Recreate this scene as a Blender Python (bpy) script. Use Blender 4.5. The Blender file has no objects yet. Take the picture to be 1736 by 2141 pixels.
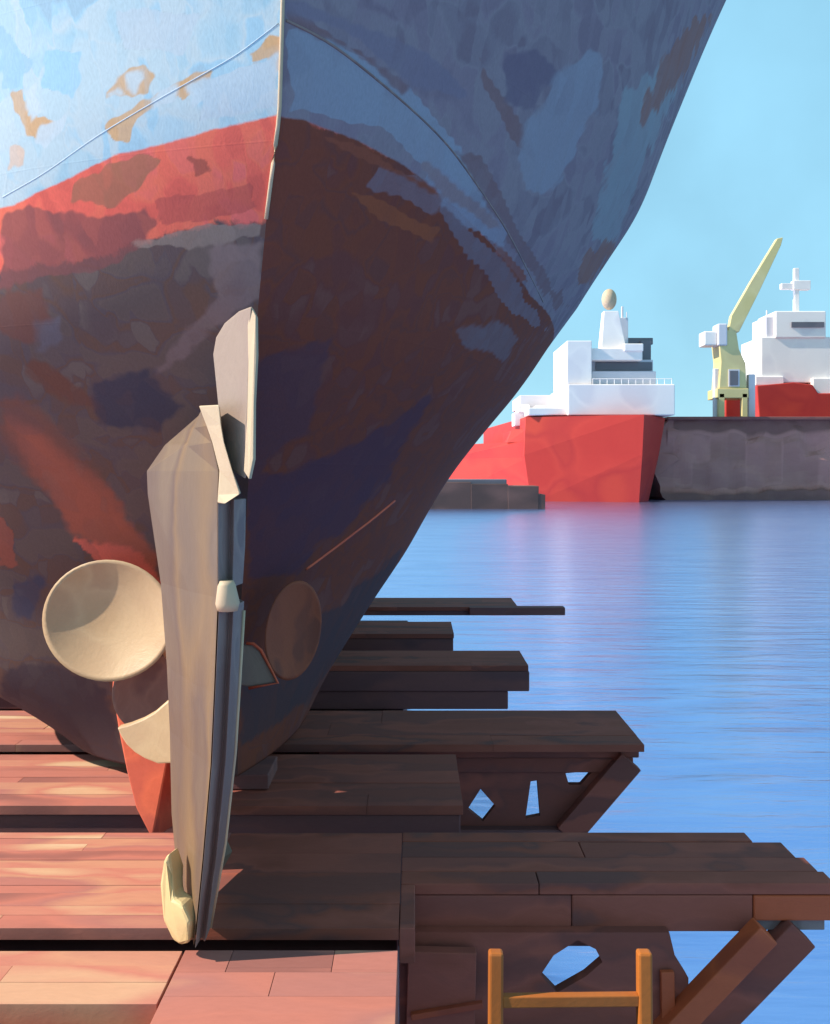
import bpy, bmesh, math, random
import numpy as np
from mathutils import Vector

# ------------------------------------------------------------------ camera, light, exposure
S = bpy.context.scene
F, CX, HY, EYE = 2000.0, 868.0, 985.0, 2.5          # measuring frame of the view, 1736 wide
cam = bpy.data.cameras.new('camera'); co = bpy.data.objects.new('camera', cam)
S.collection.objects.link(co); S.camera = co
co.location = (0, 0, EYE); co.rotation_euler = (math.radians(90), 0, 0)
cam.sensor_fit = 'HORIZONTAL'; cam.sensor_width = 36; cam.lens = 36 * F / 1736
cam.shift_y = -85.5 / 1736; cam.clip_end = 6000; cam.clip_start = .05

SUN_EL, SUN_AZ = math.radians(37), math.atan2(-.99, -.13)
w = bpy.data.worlds.new('World'); S.world = w; w.use_nodes = True
wn = w.node_tree; bg = wn.nodes['Background']
sky = wn.nodes.new('ShaderNodeTexSky'); sky.sky_type = 'NISHITA'; sky.sun_disc = False
sky.sun_elevation = SUN_EL; sky.sun_rotation = SUN_AZ
sky.air_density = 1.0; sky.dust_density = .3; sky.ozone_density = 1.5
gain = wn.nodes.new('ShaderNodeMix'); gain.data_type = 'RGBA'; gain.blend_type = 'MULTIPLY'; gain.inputs[0].default_value = 1
wn.links.new(sky.outputs[0], gain.inputs[6]); gain.inputs[7].default_value = (.9, 1.0, .85, 1)
even = wn.nodes.new('ShaderNodeMix'); even.data_type = 'RGBA'; tcw = wn.nodes.new('ShaderNodeTexCoord'); sz = wn.nodes.new('ShaderNodeSeparateXYZ'); el = wn.nodes.new('ShaderNodeMapRange')   # a thin bright veil lies over the lower sky
wn.links.new(tcw.outputs['Generated'], sz.inputs[0]); wn.links.new(sz.outputs[2], el.inputs[0]); wn.links.new(el.outputs[0], even.inputs[0])
el.interpolation_type = 'SMOOTHSTEP'; el.inputs[1].default_value = .42; el.inputs[2].default_value = .95; el.inputs[3].default_value = .85; el.inputs[4].default_value = .5
wn.links.new(gain.outputs[2], even.inputs[6]); even.inputs[7].default_value = (1.65, 3.45, 4.6, 1)
cl = wn.nodes.new('ShaderNodeTexNoise'); cl.inputs['Scale'].default_value = 6; cl.inputs['Detail'].default_value = 5
cmap = wn.nodes.new('ShaderNodeMapRange'); cmap.inputs[1].default_value = .3; cmap.inputs[2].default_value = .7; cmap.inputs[3].default_value = .92; cmap.inputs[4].default_value = 1.08
wn.links.new(tcw.outputs['Generated'], cl.inputs['Vector']); wn.links.new(cl.outputs['Fac'], cmap.inputs[0])
cv = wn.nodes.new('ShaderNodeVectorMath'); cv.operation = 'SCALE'; wn.links.new(even.outputs[2], cv.inputs[0]); wn.links.new(cmap.outputs[0], cv.inputs['Scale'])
wn.links.new(cv.outputs[0], bg.inputs[0]); bg.inputs[1].default_value = .14
sl = bpy.data.lights.new('sun', 'SUN'); so = bpy.data.objects.new('sun', sl); S.collection.objects.link(so)
sl.energy = 5.0; sl.angle = math.radians(.5); sl.color = (1, .9, .77)
sd = Vector((math.sin(SUN_AZ) * math.cos(SUN_EL), math.cos(SUN_AZ) * math.cos(SUN_EL), math.sin(SUN_EL)))
so.rotation_euler = sd.to_track_quat('Z', 'Y').to_euler()
S.view_settings.view_transform = 'Standard'; S.view_settings.look = 'None'
S.view_settings.exposure = 0.6; S.view_settings.gamma = 1.0
S.cycles.max_bounces = 6

rng = random.Random(7); nrng = np.random.default_rng(7)

# ------------------------------------------------------------------ helpers
def P(x, y, d):                                       # a point seen at (x, y) standing d metres away
    return Vector(((x - CX) * d / F, d, EYE - (y - HY) * d / F))

def lin(c):
    return tuple(((v / 255) / 12.92 if v / 255 <= .04045 else ((v / 255 + .055) / 1.055) ** 2.4) for v in c)

def world_of(o):
    p = Vector(o.location)
    while o.parent: o = o.parent; p += o.location
    return p

class MB:
    def __init__(s): s.v = []; s.f = []; s.t = []
    def add(s, vs, fs, tint=None):
        n = len(s.v); s.v += [tuple(p) for p in vs]
        s.f += [tuple(i + n for i in f) for f in fs]
        t = rng.random() if tint is None else tint
        s.t += [t] * len(vs)
    def box(s, x0, x1, y0, y1, z0, z1, tint=None, j=0.0):
        r = lambda: rng.uniform(-j, j)
        vs = [(x + r(), y + r(), z + r() * .5) for z in (z0, z1) for x, y in ((x0, y0), (x1, y0), (x1, y1), (x0, y1))]
        s.add(vs, [(3, 2, 1, 0), (4, 5, 6, 7), (0, 1, 5, 4), (1, 2, 6, 5), (2, 3, 7, 6), (3, 0, 4, 7)], tint)
    def prism(s, pts, ext, tint=None):                # polygon of 3D points, extruded by a vector
        n = len(pts); ext = Vector(ext)
        vs = [Vector(p) for p in pts] + [Vector(p) + ext for p in pts]
        s.add(vs, [tuple(range(n)), tuple(range(2 * n - 1, n - 1, -1))] +
              [(i, n + i, n + (i + 1) % n, (i + 1) % n) for i in range(n)], tint)
    def beam(s, a, b, wd, th, up=(0, 1, 0), tint=None):  # a squared timber from a to b
        a, b = Vector(a), Vector(b); d = (b - a).normalized(); up = Vector(up)
        n = d.cross(up).normalized() * wd / 2; m = n.cross(d).normalized() * th / 2
        vs = [a - n - m, a + n - m, a + n + m, a - n + m, b - n - m, b + n - m, b + n + m, b - n + m]
        s.add(vs, [(3, 2, 1, 0), (4, 5, 6, 7), (0, 1, 5, 4), (1, 2, 6, 5), (2, 3, 7, 6), (3, 0, 4, 7)], tint)
    def tube(s, pts, r, n=8, tint=None):
        pts = [Vector(p) for p in pts]; vs = []; fs = []
        rr = r if isinstance(r, (list, tuple)) else [r] * len(pts)
        for i, p in enumerate(pts):
            d = (pts[min(i + 1, len(pts) - 1)] - pts[max(i - 1, 0)]).normalized()
            a = d.orthogonal() if abs(d.z) > .9 else d.cross(Vector((0, 0, 1)))
            a.normalize(); b = d.cross(a)
            vs += [p + (a * math.cos(k * 2 * math.pi / n) + b * math.sin(k * 2 * math.pi / n)) * rr[i] for k in range(n)]
            if i: fs += [((i - 1) * n + k, (i - 1) * n + (k + 1) % n, i * n + (k + 1) % n, i * n + k) for k in range(n)]
        fs += [tuple(range(n))[::-1], tuple(range((len(pts) - 1) * n, len(pts) * n))]
        s.add(vs, fs, tint)
    def loft(s, rings, tint=None):
        n = len(rings[0]); vs = [p for r in rings for p in r]; fs = []
        for i in range(1, len(rings)):
            fs += [((i - 1) * n + k, (i - 1) * n + (k + 1) % n, i * n + (k + 1) % n, i * n + k) for k in range(n)]
        fs += [tuple(range(n))[::-1], tuple(range((len(rings) - 1) * n, len(rings) * n))]
        s.add(vs, fs, tint)
    def build(s, name, mat, parent=None, bevel=0.0, smooth=False, origin=None):
        me = bpy.data.meshes.new(name)
        o0 = Vector(origin) if origin is not None else Vector((0, 0, 0))
        me.from_pydata([tuple(Vector(p) - o0) for p in s.v], [], s.f)
        at = me.attributes.new('tint', 'FLOAT', 'POINT'); at.data.foreach_set('value', s.t)
        bm = bmesh.new(); bm.from_mesh(me); bmesh.ops.recalc_face_normals(bm, faces=bm.faces); bm.to_mesh(me); bm.free()
        me.materials.append(mat)
        if smooth: me.polygons.foreach_set('use_smooth', [True] * len(me.polygons))
        o = bpy.data.objects.new(name, me); S.collection.objects.link(o); o.location = o0
        if parent is not None:
            o.parent = parent; o.location = o0 - world_of(parent)
        if bevel:
            m = o.modifiers.new('edge', 'BEVEL'); m.width = bevel; m.segments = 2; m.limit_method = 'ANGLE'
        return o

def empty(name, loc, label, cat, group=None):
    o = bpy.data.objects.new(name, None); S.collection.objects.link(o); o.location = loc
    tag(o, label, cat, group); return o
def tag(o, label=None, cat=None, group=None, kind=None):
    if label: o['label'] = label
    if cat: o['category'] = cat
    if group: o['group'] = group
    if kind: o['kind'] = kind
    return o

# ------------------------------------------------------------------ materials
class NT:
    def __init__(s, name):
        s.m = bpy.data.materials.new(name); s.m.use_nodes = True; s.t = s.m.node_tree
        s.p = s.t.nodes['Principled BSDF']
    def n(s, typ, **kw):
        k = s.t.nodes.new(typ)
        for a, b in kw.items(): setattr(k, a, b)
        return k
    def l(s, a, b): s.t.links.new(a, b)
    def math(s, op, a, b=None, c=None):
        k = s.n('ShaderNodeMath', operation=op)
        for i, v in enumerate((a, b, c)):
            if v is None: continue
            if isinstance(v, (int, float)): k.inputs[i].default_value = v
            else: s.l(v, k.inputs[i])
        return k.outputs[0]
    def mix(s, f, a, b, blend='MIX'):
        k = s.n('ShaderNodeMix', data_type='RGBA', blend_type=blend)
        for i, v in ((0, f), (6, a), (7, b)):
            if isinstance(v, (int, float)): k.inputs[i].default_value = v
            elif isinstance(v, tuple): k.inputs[i].default_value = v + (1,)
            else: s.l(v, k.inputs[i])
        return k.outputs[2]
    def step(s, v, lo, hi):
        k = s.n('ShaderNodeMapRange', interpolation_type='SMOOTHSTEP')
        s.l(v, k.inputs[0]); k.inputs[1].default_value = lo; k.inputs[2].default_value = hi
        return k.outputs[0]
    def coords(s, stretch, rot=(0, 0, 0), warp=.12, wscale=3.0):
        tc = s.n('ShaderNodeTexCoord'); mp = s.n('ShaderNodeMapping')
        nz = s.n('ShaderNodeTexNoise'); nz.inputs['Scale'].default_value = wscale; nz.inputs['Detail'].default_value = 3
        s.l(tc.outputs['Object'], nz.inputs['Vector'])
        ad = s.n('ShaderNodeVectorMath', operation='MULTIPLY_ADD')
        s.l(nz.outputs['Color'], ad.inputs[0]); ad.inputs[1].default_value = (warp,) * 3; s.l(tc.outputs['Object'], ad.inputs[2])
        s.l(ad.outputs[0], mp.inputs[0]); mp.inputs['Scale'].default_value = stretch; mp.inputs['Rotation'].default_value = rot
        return mp.outputs[0], tc.outputs['Object']
    def ramp(s, f, pal):
        r = s.n('ShaderNodeValToRGB'); e = r.color_ramp.elements
        n = len(pal)
        while len(e) < n: e.new(.5)
        for i, c in enumerate(pal):
            e[i].position = .15 + .7 * i / max(1, n - 1); e[i].color = tuple(c) + (1,)
        s.l(f, r.inputs[0]); return r.outputs[0]
    def cells(s, vec, scale, soft=.25):
        v = s.n('ShaderNodeTexVoronoi', feature='SMOOTH_F1'); v.inputs['Scale'].default_value = scale
        v.inputs['Smoothness'].default_value = soft
        s.l(vec, v.inputs['Vector'])
        sp = s.n('ShaderNodeSeparateColor'); s.l(v.outputs['Color'], sp.inputs[0])
        return sp.outputs[0], sp.outputs[1], v.outputs['Distance']

def strokes(name, pal, scale=3.0, stretch=(1, 1, 1), rot=(0, 0, 0), rough=.6, grain=.12, tint=0.0, warp=.35, wscale=2.2, soft=.75, bump=.2, spec=.3, metal=0.0):
    """weathered paint: overlapping worn patches of a few colours, with a fine grain"""
    k = NT(name); vec, obj = k.coords(stretch, rot, warp, wscale)
    a, b, _ = k.cells(vec, scale, soft)
    if tint:
        at = k.n('ShaderNodeAttribute', attribute_name='tint')
        a = k.math('ADD', k.math('MULTIPLY', a, 1 - tint), k.math('MULTIPLY', at.outputs['Fac'], tint))
    col = k.ramp(a, pal)
    nz = k.n('ShaderNodeTexNoise'); nz.inputs['Scale'].default_value = scale * 9; nz.inputs['Detail'].default_value = 5
    nz.inputs['Roughness'].default_value = .7; k.l(vec, nz.inputs['Vector'])
    g = k.math('ADD', k.math('MULTIPLY', nz.outputs['Fac'], 2 * grain), 1 - grain)
    hs = k.n('ShaderNodeHueSaturation'); k.l(col, hs.inputs['Color']); k.l(g, hs.inputs['Value'])
    k.l(hs.outputs[0], k.p.inputs['Base Color'])
    k.p.inputs['Roughness'].default_value = rough; k.p.inputs['Specular IOR Level'].default_value = spec
    k.p.inputs['Metallic'].default_value = metal
    bp = k.n('ShaderNodeBump'); bp.inputs['Strength'].default_value = bump; bp.inputs['Distance'].default_value = .01
    k.l(nz.outputs['Fac'], bp.inputs['Height']); k.l(bp.outputs[0], k.p.inputs['Normal'])
    return k.m

M = {}
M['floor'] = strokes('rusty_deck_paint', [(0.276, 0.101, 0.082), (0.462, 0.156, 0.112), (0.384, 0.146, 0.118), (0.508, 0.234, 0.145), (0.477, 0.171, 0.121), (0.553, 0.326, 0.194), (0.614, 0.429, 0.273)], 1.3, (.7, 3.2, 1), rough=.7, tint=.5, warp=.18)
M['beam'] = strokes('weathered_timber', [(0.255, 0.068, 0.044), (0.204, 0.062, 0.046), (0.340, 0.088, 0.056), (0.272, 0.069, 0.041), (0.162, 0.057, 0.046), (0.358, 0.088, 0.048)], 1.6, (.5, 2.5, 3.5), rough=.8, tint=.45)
M['dark'] = strokes('tarred_timber', [(0.141, 0.061, 0.060), (0.218, 0.080, 0.066), (0.163, 0.075, 0.077)], 1.6, (.6, 2.5, 3), rough=.8, tint=.4)
M['lit_beam'] = strokes('orange_lit_timber', [(0.434, 0.077, 0.026), (0.517, 0.101, 0.034), (0.341, 0.065, 0.030)], 2, (.7, 2, 2), tint=.3)  # orange puts the sunlight on beam end and brace into the colour
M['rudder'] = strokes('rudder_paint', [(0.143, 0.090, 0.062), (0.164, 0.109, 0.070), (0.122, 0.076, 0.056), (0.186, 0.112, 0.058), (0.140, 0.092, 0.063), (0.174, 0.120, 0.084)], 1.5, (2.6, 1.4, .45), rough=.55, grain=.12, warp=.2, soft=1.0)
M['flap'] = strokes('grey_steel_paint', [(0.196, 0.129, 0.118), (0.245, 0.176, 0.156), (0.159, 0.111, 0.111)], 3, (2.5, 2.5, .5), rough=.5)
M['cream'] = strokes('cream_paint', [(0.475, 0.351, 0.228), (0.512, 0.382, 0.246), (0.439, 0.318, 0.219)], 3, (1, 1, .7), grain=.07)
M['ochre'] = strokes('ochre_paint', [(0.561, 0.408, 0.187), (0.510, 0.357, 0.187), (0.612, 0.459, 0.230)], 3, grain=.07)
M['horn'] = strokes('mauve_paint', [(0.246, 0.173, 0.142), (0.269, 0.200, 0.156), (0.222, 0.156, 0.137)], 3, (1, 1, .6))
M['bronze'] = strokes('propeller_bronze', [(0.474, 0.311, 0.171), (0.513, 0.351, 0.201), (0.449, 0.291, 0.167)], 3, rough=.45, grain=.08)
M['brownprop'] = strokes('brown_bronze', [(0.250, 0.068, 0.035), (0.300, 0.081, 0.038), (0.200, 0.059, 0.035)], 6, (2, 2, .5))  # darker, browner tone for the right-hand blade
M['red'] = strokes('red_primer', [(.60, .105, .05), (.68, .13, .06), (.56, .10, .055)], 3)
M['rail'] = strokes('rail_paint', [(0.446, 0.544, 0.622), (0.490, 0.592, 0.655), (0.418, 0.512, 0.588)], 4)
M['orange'] = strokes('orange_ladder_paint', [(0.363, 0.101, 0.015), (0.398, 0.118, 0.018), (0.328, 0.093, 0.015), (0.497, 0.211, 0.066)], 2.5, (1, 1, 1), tint=.5)
M['shipred'] = strokes('ship_red_paint', [(0.436, 0.029, 0.021), (0.465, 0.036, 0.024), (0.394, 0.026, 0.021), (0.478, 0.043, 0.024)], .16, (1, 1, 1), warp=2, wscale=.3, grain=.06, bump=.05)
M['white'] = strokes('ship_white_paint', [(0.800, 0.730, 0.689), (0.860, 0.786, 0.733), (0.760, 0.692, 0.672)], .3, warp=1, wscale=.5, grain=.03, bump=.02)
M['cool'] = strokes('ship_pale_grey_paint', [(.58, .56, .60), (.64, .61, .64)], .3, warp=1, wscale=.5, grain=.03, bump=.02)
M['glass'] = strokes('dark_window_glass', [(.12, .11, .13), (.15, .13, .15)], .4, rough=.2, grain=.03, bump=0, spec=.5)
M['craneyellow'] = strokes('crane_yellow_paint', [(0.608, 0.494, 0.218), (0.665, 0.551, 0.266), (0.570, 0.456, 0.228)], .3, grain=.05, bump=.02)
M['quay'] = strokes('dark_quay_stone', [(0.212, 0.096, 0.078), (0.373, 0.170, 0.138), (0.410, 0.191, 0.159), (0.298, 0.137, 0.111), (0.161, 0.078, 0.064)], .11, (.5, .5, 1.6), warp=2.5, wscale=.2, grain=.12, bump=.3, tint=.8)
M['rock'] = strokes('wet_dark_stone', [(0.079, 0.046, 0.038), (0.158, 0.081, 0.065), (0.185, 0.095, 0.073)], .3, (.6, .6, 1.5), warp=1, wscale=.5, tint=.4)

# ------------------------------------------------------------------ water
k = NT('harbour_water')
vec, obj = k.coords((.35, 1.6, 1), warp=.4, wscale=.5)
a, b, _ = k.cells(vec, .8, .6)
k.l(k.ramp(a, [(.40, .52, .92), (.45, .56, .95), (.48, .59, .97), (.42, .54, .94)]), k.p.inputs['Base Color'])
k.p.inputs['Metallic'].default_value = 1.0; k.p.inputs['Roughness'].default_value = .27
nz = k.n('ShaderNodeTexNoise'); nz.inputs['Scale'].default_value = 1.1; nz.inputs['Detail'].default_value = 4; k.l(vec, nz.inputs['Vector'])
bp = k.n('ShaderNodeBump'); bp.inputs['Strength'].default_value = .35; bp.inputs['Distance'].default_value = .16
k.l(nz.outputs['Fac'], bp.inputs['Height']); k.l(bp.outputs[0], k.p.inputs['Normal'])
mb = MB(); mb.add([(-3000, -60, -2), (3000, -60, -2), (3000, 5000, -2), (-3000, 5000, -2)], [(0, 1, 2, 3)])
tag(mb.build('water', k.m), 'calm blue harbour water beyond the slipway', kind='structure')

# ------------------------------------------------------------------ the hauled-out ship
U = np.array([-.252, .968]); V = np.array([.968, .252])
ZK = np.array([.12, .8, 1.5, 2.4, 3.4, 4.36, 5.5, 7., 9.])
S0 = np.array([2.55, 2.5, 2.25, 1.5, .5, 0, -.2, -.35, -.5])
RY = np.array([-2000, 0, 240, 460, 640, 1000, 1280, 1540, 1800]); RX = np.array([600, 592, 585, 557, 540, 520, 503, 498, 495])
HA = {1: [1.334, 1.966, 2.664, 3.285, 4.231, 5.04, 6.014, 6.813, 7.944], -1: [1.527, 2.88, 3.449, 3.564, 3.679, 3.8, 4.019, 4.362, 4.71]}
HL = {1: [1.906, 2.014, 2.224, 2.595, 2.928, 3.283, 3.381, 3.466, 3.519], -1: [.632, .757, .994, 1.307, 1.662, 1.989, 2.096, 2.116, 2.133]}
def smooth_interp(z, zk, f):                           # rounded between the knots
    zz = np.linspace(zk[0], zk[-1], 400); v = np.interp(zz, zk, f)
    kk = np.hanning(41); kk /= kk.sum(); v2 = np.convolve(np.pad(v, 20, mode='reflect', reflect_type='odd'), kk, 'valid')
    return np.interp(z, zz, v2)
def ridge(z):
    s = smooth_interp(z, ZK, S0); d = 5 + .968 * s; y = HY - (z - EYE) * F / d
    return np.stack([(np.interp(y, RY, RX) - CX) * d / F, d], -1)
TT = np.concatenate([np.linspace(0, 1, 125), np.linspace(1.012, 4, 250), np.linspace(4.03, 9, 165), np.geomspace(9.2, 24, 30)]); ZZ = np.concatenate([np.linspace(.12, 3, 130), np.linspace(3.01, 5.6, 250), np.linspace(5.63, 9, 120)])
def hull_side(side):
    R = ridge(ZZ); A = np.exp(smooth_interp(ZZ, ZK, np.log(HA[side]))); L = np.exp(smooth_interp(ZZ, ZK, np.log(HL[side])))
    b = A[:, None] * (1 - np.exp(-TT[None] / L[:, None]))
    tap = np.clip((TT - 13) / 11, 0, 1) ** 2; b = b * (1 - tap)[None]
    XY = R[:, None] + TT[None, :, None] * U + side * b[..., None] * V
    return np.concatenate([XY, np.broadcast_to(ZZ[:, None, None], b.shape + (1,))], -1)
HS = {s: hull_side(s) for s in (1, -1)}
def px(p): return CX + F * p[..., 0] / p[..., 1], HY - (p[..., 2] - EYE) * F / p[..., 1]
HPX = {s: px(HS[s]) for s in HS}
def on_hull(side, x, y):                               # the point of the plating seen along a line of sight
    X, Y = HPX[side]; d = np.hypot(X - x, Y - y); dep = HS[side][..., 1]
    c = np.where(d < max(7, d.min() * 1.5), dep, 1e9); i = np.unravel_index(c.argmin(), c.shape)
    n = np.where((d < 14) & (abs(dep - dep[i]) < .5), 1 / (d + 1), 0)
    if n.sum() == 0: return Vector(HS[side][i])
    return Vector((HS[side] * n[..., None]).sum((0, 1)) / n.sum())
def curve_on_hull(side, pts, n=30):
    t = np.linspace(0, 1, len(pts)); q = np.linspace(0, 1, n); pts = np.array(pts, float)
    c = [on_hull(side, np.interp(v, t, pts[:, 0]), np.interp(v, t, pts[:, 1])) for v in q]
    for _ in range(3): c = [c[0]] + [(c[i - 1] + c[i] * 2 + c[i + 1]) / 4 for i in range(1, n - 1)] + [c[-1]]
    return c
# painted boundaries: height of the boot-top edges along the hull
def edge_height(side, pts):
    # returns height as a function of distance from the stern end
    t, z = [], []
    for x, y in pts:
        p = on_hull(side, x, y); t.append(np.hypot(p.x + .7, p.y - 5)); z.append(p.z)
    o = np.argsort(t); return np.array(t)[o], np.array(z)[o]
TOP = {-1: [(580, 241), (440, 272), (330, 305), (240, 325), (133, 378), (20, 432)], 1: [(592, 245), (640, 252), (760, 300), (850, 350), (920, 405), (1000, 480), (1060, 550), (1110, 620), (1160, 690)]}
LOW = {-1: [(553, 462), (400, 478), (270, 520), (150, 545), (20, 560)], 1: [(590, 240), (640, 247), (760, 295), (850, 344), (920, 398), (1000, 472), (1060, 541), (1110, 610), (1160, 680)]}  # starboard red band closed up, brown bottom paint stands for it in shade
# worn and rusty places, plus painted-in shade and sun glow: colour + outline on the plating
TAN = (.58, .31, .12); PALE = (.50, .56, .58)
MARKS = {-1: [
 (TAN, [(20, 195), (45, 190), (62, 235), (100, 240), (120, 262), (90, 300), (50, 290), (35, 250)]),
 (PALE, [(50, 190), (75, 180), (95, 235), (62, 262)]), (PALE, [(85, 262), (135, 245), (130, 275), (95, 310), (62, 300)]),
 (TAN, [(238, 170), (265, 133), (300, 130), (322, 160), (310, 195), (222, 205), (215, 190)]),
 (PALE, [(255, 150), (290, 135), (310, 165), (285, 195), (262, 190)]), (PALE, [(220, 195), (250, 170), (262, 198), (228, 206)]),
 (TAN, [(222, 265), (250, 245), (290, 215), (330, 195), (332, 220), (285, 245), (265, 290), (235, 285)]),
 (TAN, [(350, 190), (385, 160), (458, 140), (432, 165), (400, 200), (385, 215)]),
 (PALE, [(385, 178), (425, 165), (445, 205), (400, 225)]), (PALE, [(310, 205), (370, 175), (375, 215), (320, 235)]),
 (TAN, [(518, 110), (545, 95), (560, 70), (588, 72), (590, 150), (575, 150), (560, 125), (525, 135)]),
 ((.62, .42, .30), [(15, 300), (45, 300), (50, 345), (20, 350)]),
 ((.31, .50, .63), [(100, 110), (180, 100), (150, 200), (90, 180)]), ((.46, .52, .55), [(240, 20), (420, 30), (380, 110), (260, 100)]),
 ((.47, .53, .56), [(430, 170), (585, 110), (585, 225), (420, 250)]), ((.30, .46, .58), [(0, 60), (60, 130), (40, 180), (0, 190)]),
 ((.34, .14, .085), [(150, 380), (300, 320), (330, 335), (280, 400), (240, 440), (150, 420)]),
 ((.30, .08, .06), [(395, 330), (440, 325), (450, 360), (410, 370)]), ((.50, .10, .08), [(330, 420), (520, 385), (545, 440), (340, 470)]),
 ((.22, .08, .075), [(0, 460), (60, 430), (110, 450), (300, 440), (330, 470), (290, 530), (150, 575), (0, 600)], 16),
 ((.27, .20, .165), [(275, 505), (420, 475), (554, 462), (550, 500), (430, 510), (290, 525)]),
 ((.24, .165, .15), [(440, 520), (550, 500), (540, 620), (480, 640), (445, 600)], 30),
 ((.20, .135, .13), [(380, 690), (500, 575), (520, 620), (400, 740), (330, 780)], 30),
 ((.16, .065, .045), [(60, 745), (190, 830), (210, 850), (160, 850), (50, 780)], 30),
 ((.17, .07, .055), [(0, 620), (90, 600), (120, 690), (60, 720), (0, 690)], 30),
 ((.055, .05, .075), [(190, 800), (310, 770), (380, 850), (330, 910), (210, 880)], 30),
 ((.20, .08, .058), [(0, 830), (40, 820), (150, 910), (260, 1060), (220, 1110), (60, 990), (0, 930)], 60), ((.40, .11, .065), [(20, 880), (90, 910), (230, 1030), (335, 1165), (335, 1235), (290, 1185), (150, 1110), (90, 1000)], 50),  # reddish glow of sun on the lower hull, painted as streaks
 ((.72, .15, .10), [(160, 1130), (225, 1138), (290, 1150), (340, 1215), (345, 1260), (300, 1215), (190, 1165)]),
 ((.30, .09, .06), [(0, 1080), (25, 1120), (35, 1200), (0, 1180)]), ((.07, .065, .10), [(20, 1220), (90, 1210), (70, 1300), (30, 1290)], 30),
 ((.07, .05, .062), [(0, 1400), (120, 1385), (225, 1440), (255, 1560), (300, 1720), (240, 1700), (160, 1580), (0, 1520)], 30),  # dark wedge paints in the shadow towards the keel
 ((.14, .12, .14), [(75, 680), (125, 660), (130, 710), (85, 730)], 30),
], 1: [
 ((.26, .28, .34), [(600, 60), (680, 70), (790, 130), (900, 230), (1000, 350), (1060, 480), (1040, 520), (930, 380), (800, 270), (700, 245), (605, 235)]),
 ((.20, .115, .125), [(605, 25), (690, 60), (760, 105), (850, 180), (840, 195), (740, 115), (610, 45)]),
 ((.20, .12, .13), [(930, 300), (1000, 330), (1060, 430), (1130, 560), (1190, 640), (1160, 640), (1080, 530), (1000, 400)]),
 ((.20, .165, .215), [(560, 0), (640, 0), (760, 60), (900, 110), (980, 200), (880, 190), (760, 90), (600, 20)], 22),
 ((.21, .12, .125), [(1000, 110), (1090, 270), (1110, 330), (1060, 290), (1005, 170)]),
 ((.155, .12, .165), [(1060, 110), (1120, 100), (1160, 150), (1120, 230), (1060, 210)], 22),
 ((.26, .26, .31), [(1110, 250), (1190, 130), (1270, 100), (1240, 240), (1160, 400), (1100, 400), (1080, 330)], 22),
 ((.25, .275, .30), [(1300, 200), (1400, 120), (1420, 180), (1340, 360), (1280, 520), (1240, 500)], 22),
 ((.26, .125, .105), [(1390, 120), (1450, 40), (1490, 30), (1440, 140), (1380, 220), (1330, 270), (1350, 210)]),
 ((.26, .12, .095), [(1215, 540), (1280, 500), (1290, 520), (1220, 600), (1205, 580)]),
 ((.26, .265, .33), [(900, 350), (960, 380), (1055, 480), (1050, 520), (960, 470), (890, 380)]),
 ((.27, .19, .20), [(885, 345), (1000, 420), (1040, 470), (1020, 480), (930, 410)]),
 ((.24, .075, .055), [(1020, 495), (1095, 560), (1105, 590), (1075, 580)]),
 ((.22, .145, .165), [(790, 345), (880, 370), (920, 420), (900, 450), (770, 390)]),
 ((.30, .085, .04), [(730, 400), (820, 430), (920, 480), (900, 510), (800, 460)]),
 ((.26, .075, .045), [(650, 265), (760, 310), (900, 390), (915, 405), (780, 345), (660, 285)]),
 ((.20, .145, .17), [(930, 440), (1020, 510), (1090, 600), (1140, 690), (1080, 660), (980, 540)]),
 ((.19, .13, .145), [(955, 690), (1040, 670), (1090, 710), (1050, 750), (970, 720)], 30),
 ((.115, .052, .065), [(520, 760), (700, 700), (640, 900), (530, 1000)], 30), ((.095, .046, .068), [(520, 1000), (680, 960), (900, 830), (780, 1050), (620, 1190), (520, 1220)], 30),  # indigo patches paint in the shade low on this side
 ((.075, .05, .058), [(505, 1420), (700, 1270), (840, 1150), (790, 1270), (640, 1470), (505, 1560)], 30),  # painted shade along the hull bottom
]}
def poly_sd(X, Y, poly):
    n = len(poly); ins = np.zeros(X.shape, bool); dm = np.full(X.shape, 1e9)
    for i in range(n):
        (x0, y0), (x1, y1) = poly[i], poly[(i + 1) % n]
        c = (y0 > Y) != (y1 > Y)
        ins ^= c & (X < (x1 - x0) * (Y - y0) / ((y1 - y0) or 1e-9) + x0)
        t = np.clip(((X - x0) * (x1 - x0) + (Y - y0) * (y1 - y0)) / ((x1 - x0) ** 2 + (y1 - y0) ** 2 + 1e-9), 0, 1)
        dm = np.minimum(dm, np.hypot(X - x0 - t * (x1 - x0), Y - y0 - t * (y1 - y0)))
    return np.where(ins, dm, -dm)
SH = {}; vs, fs, wl, lo, mk = [], [], [], [], []
nz_, nt_ = len(ZZ), len(TT)
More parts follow.
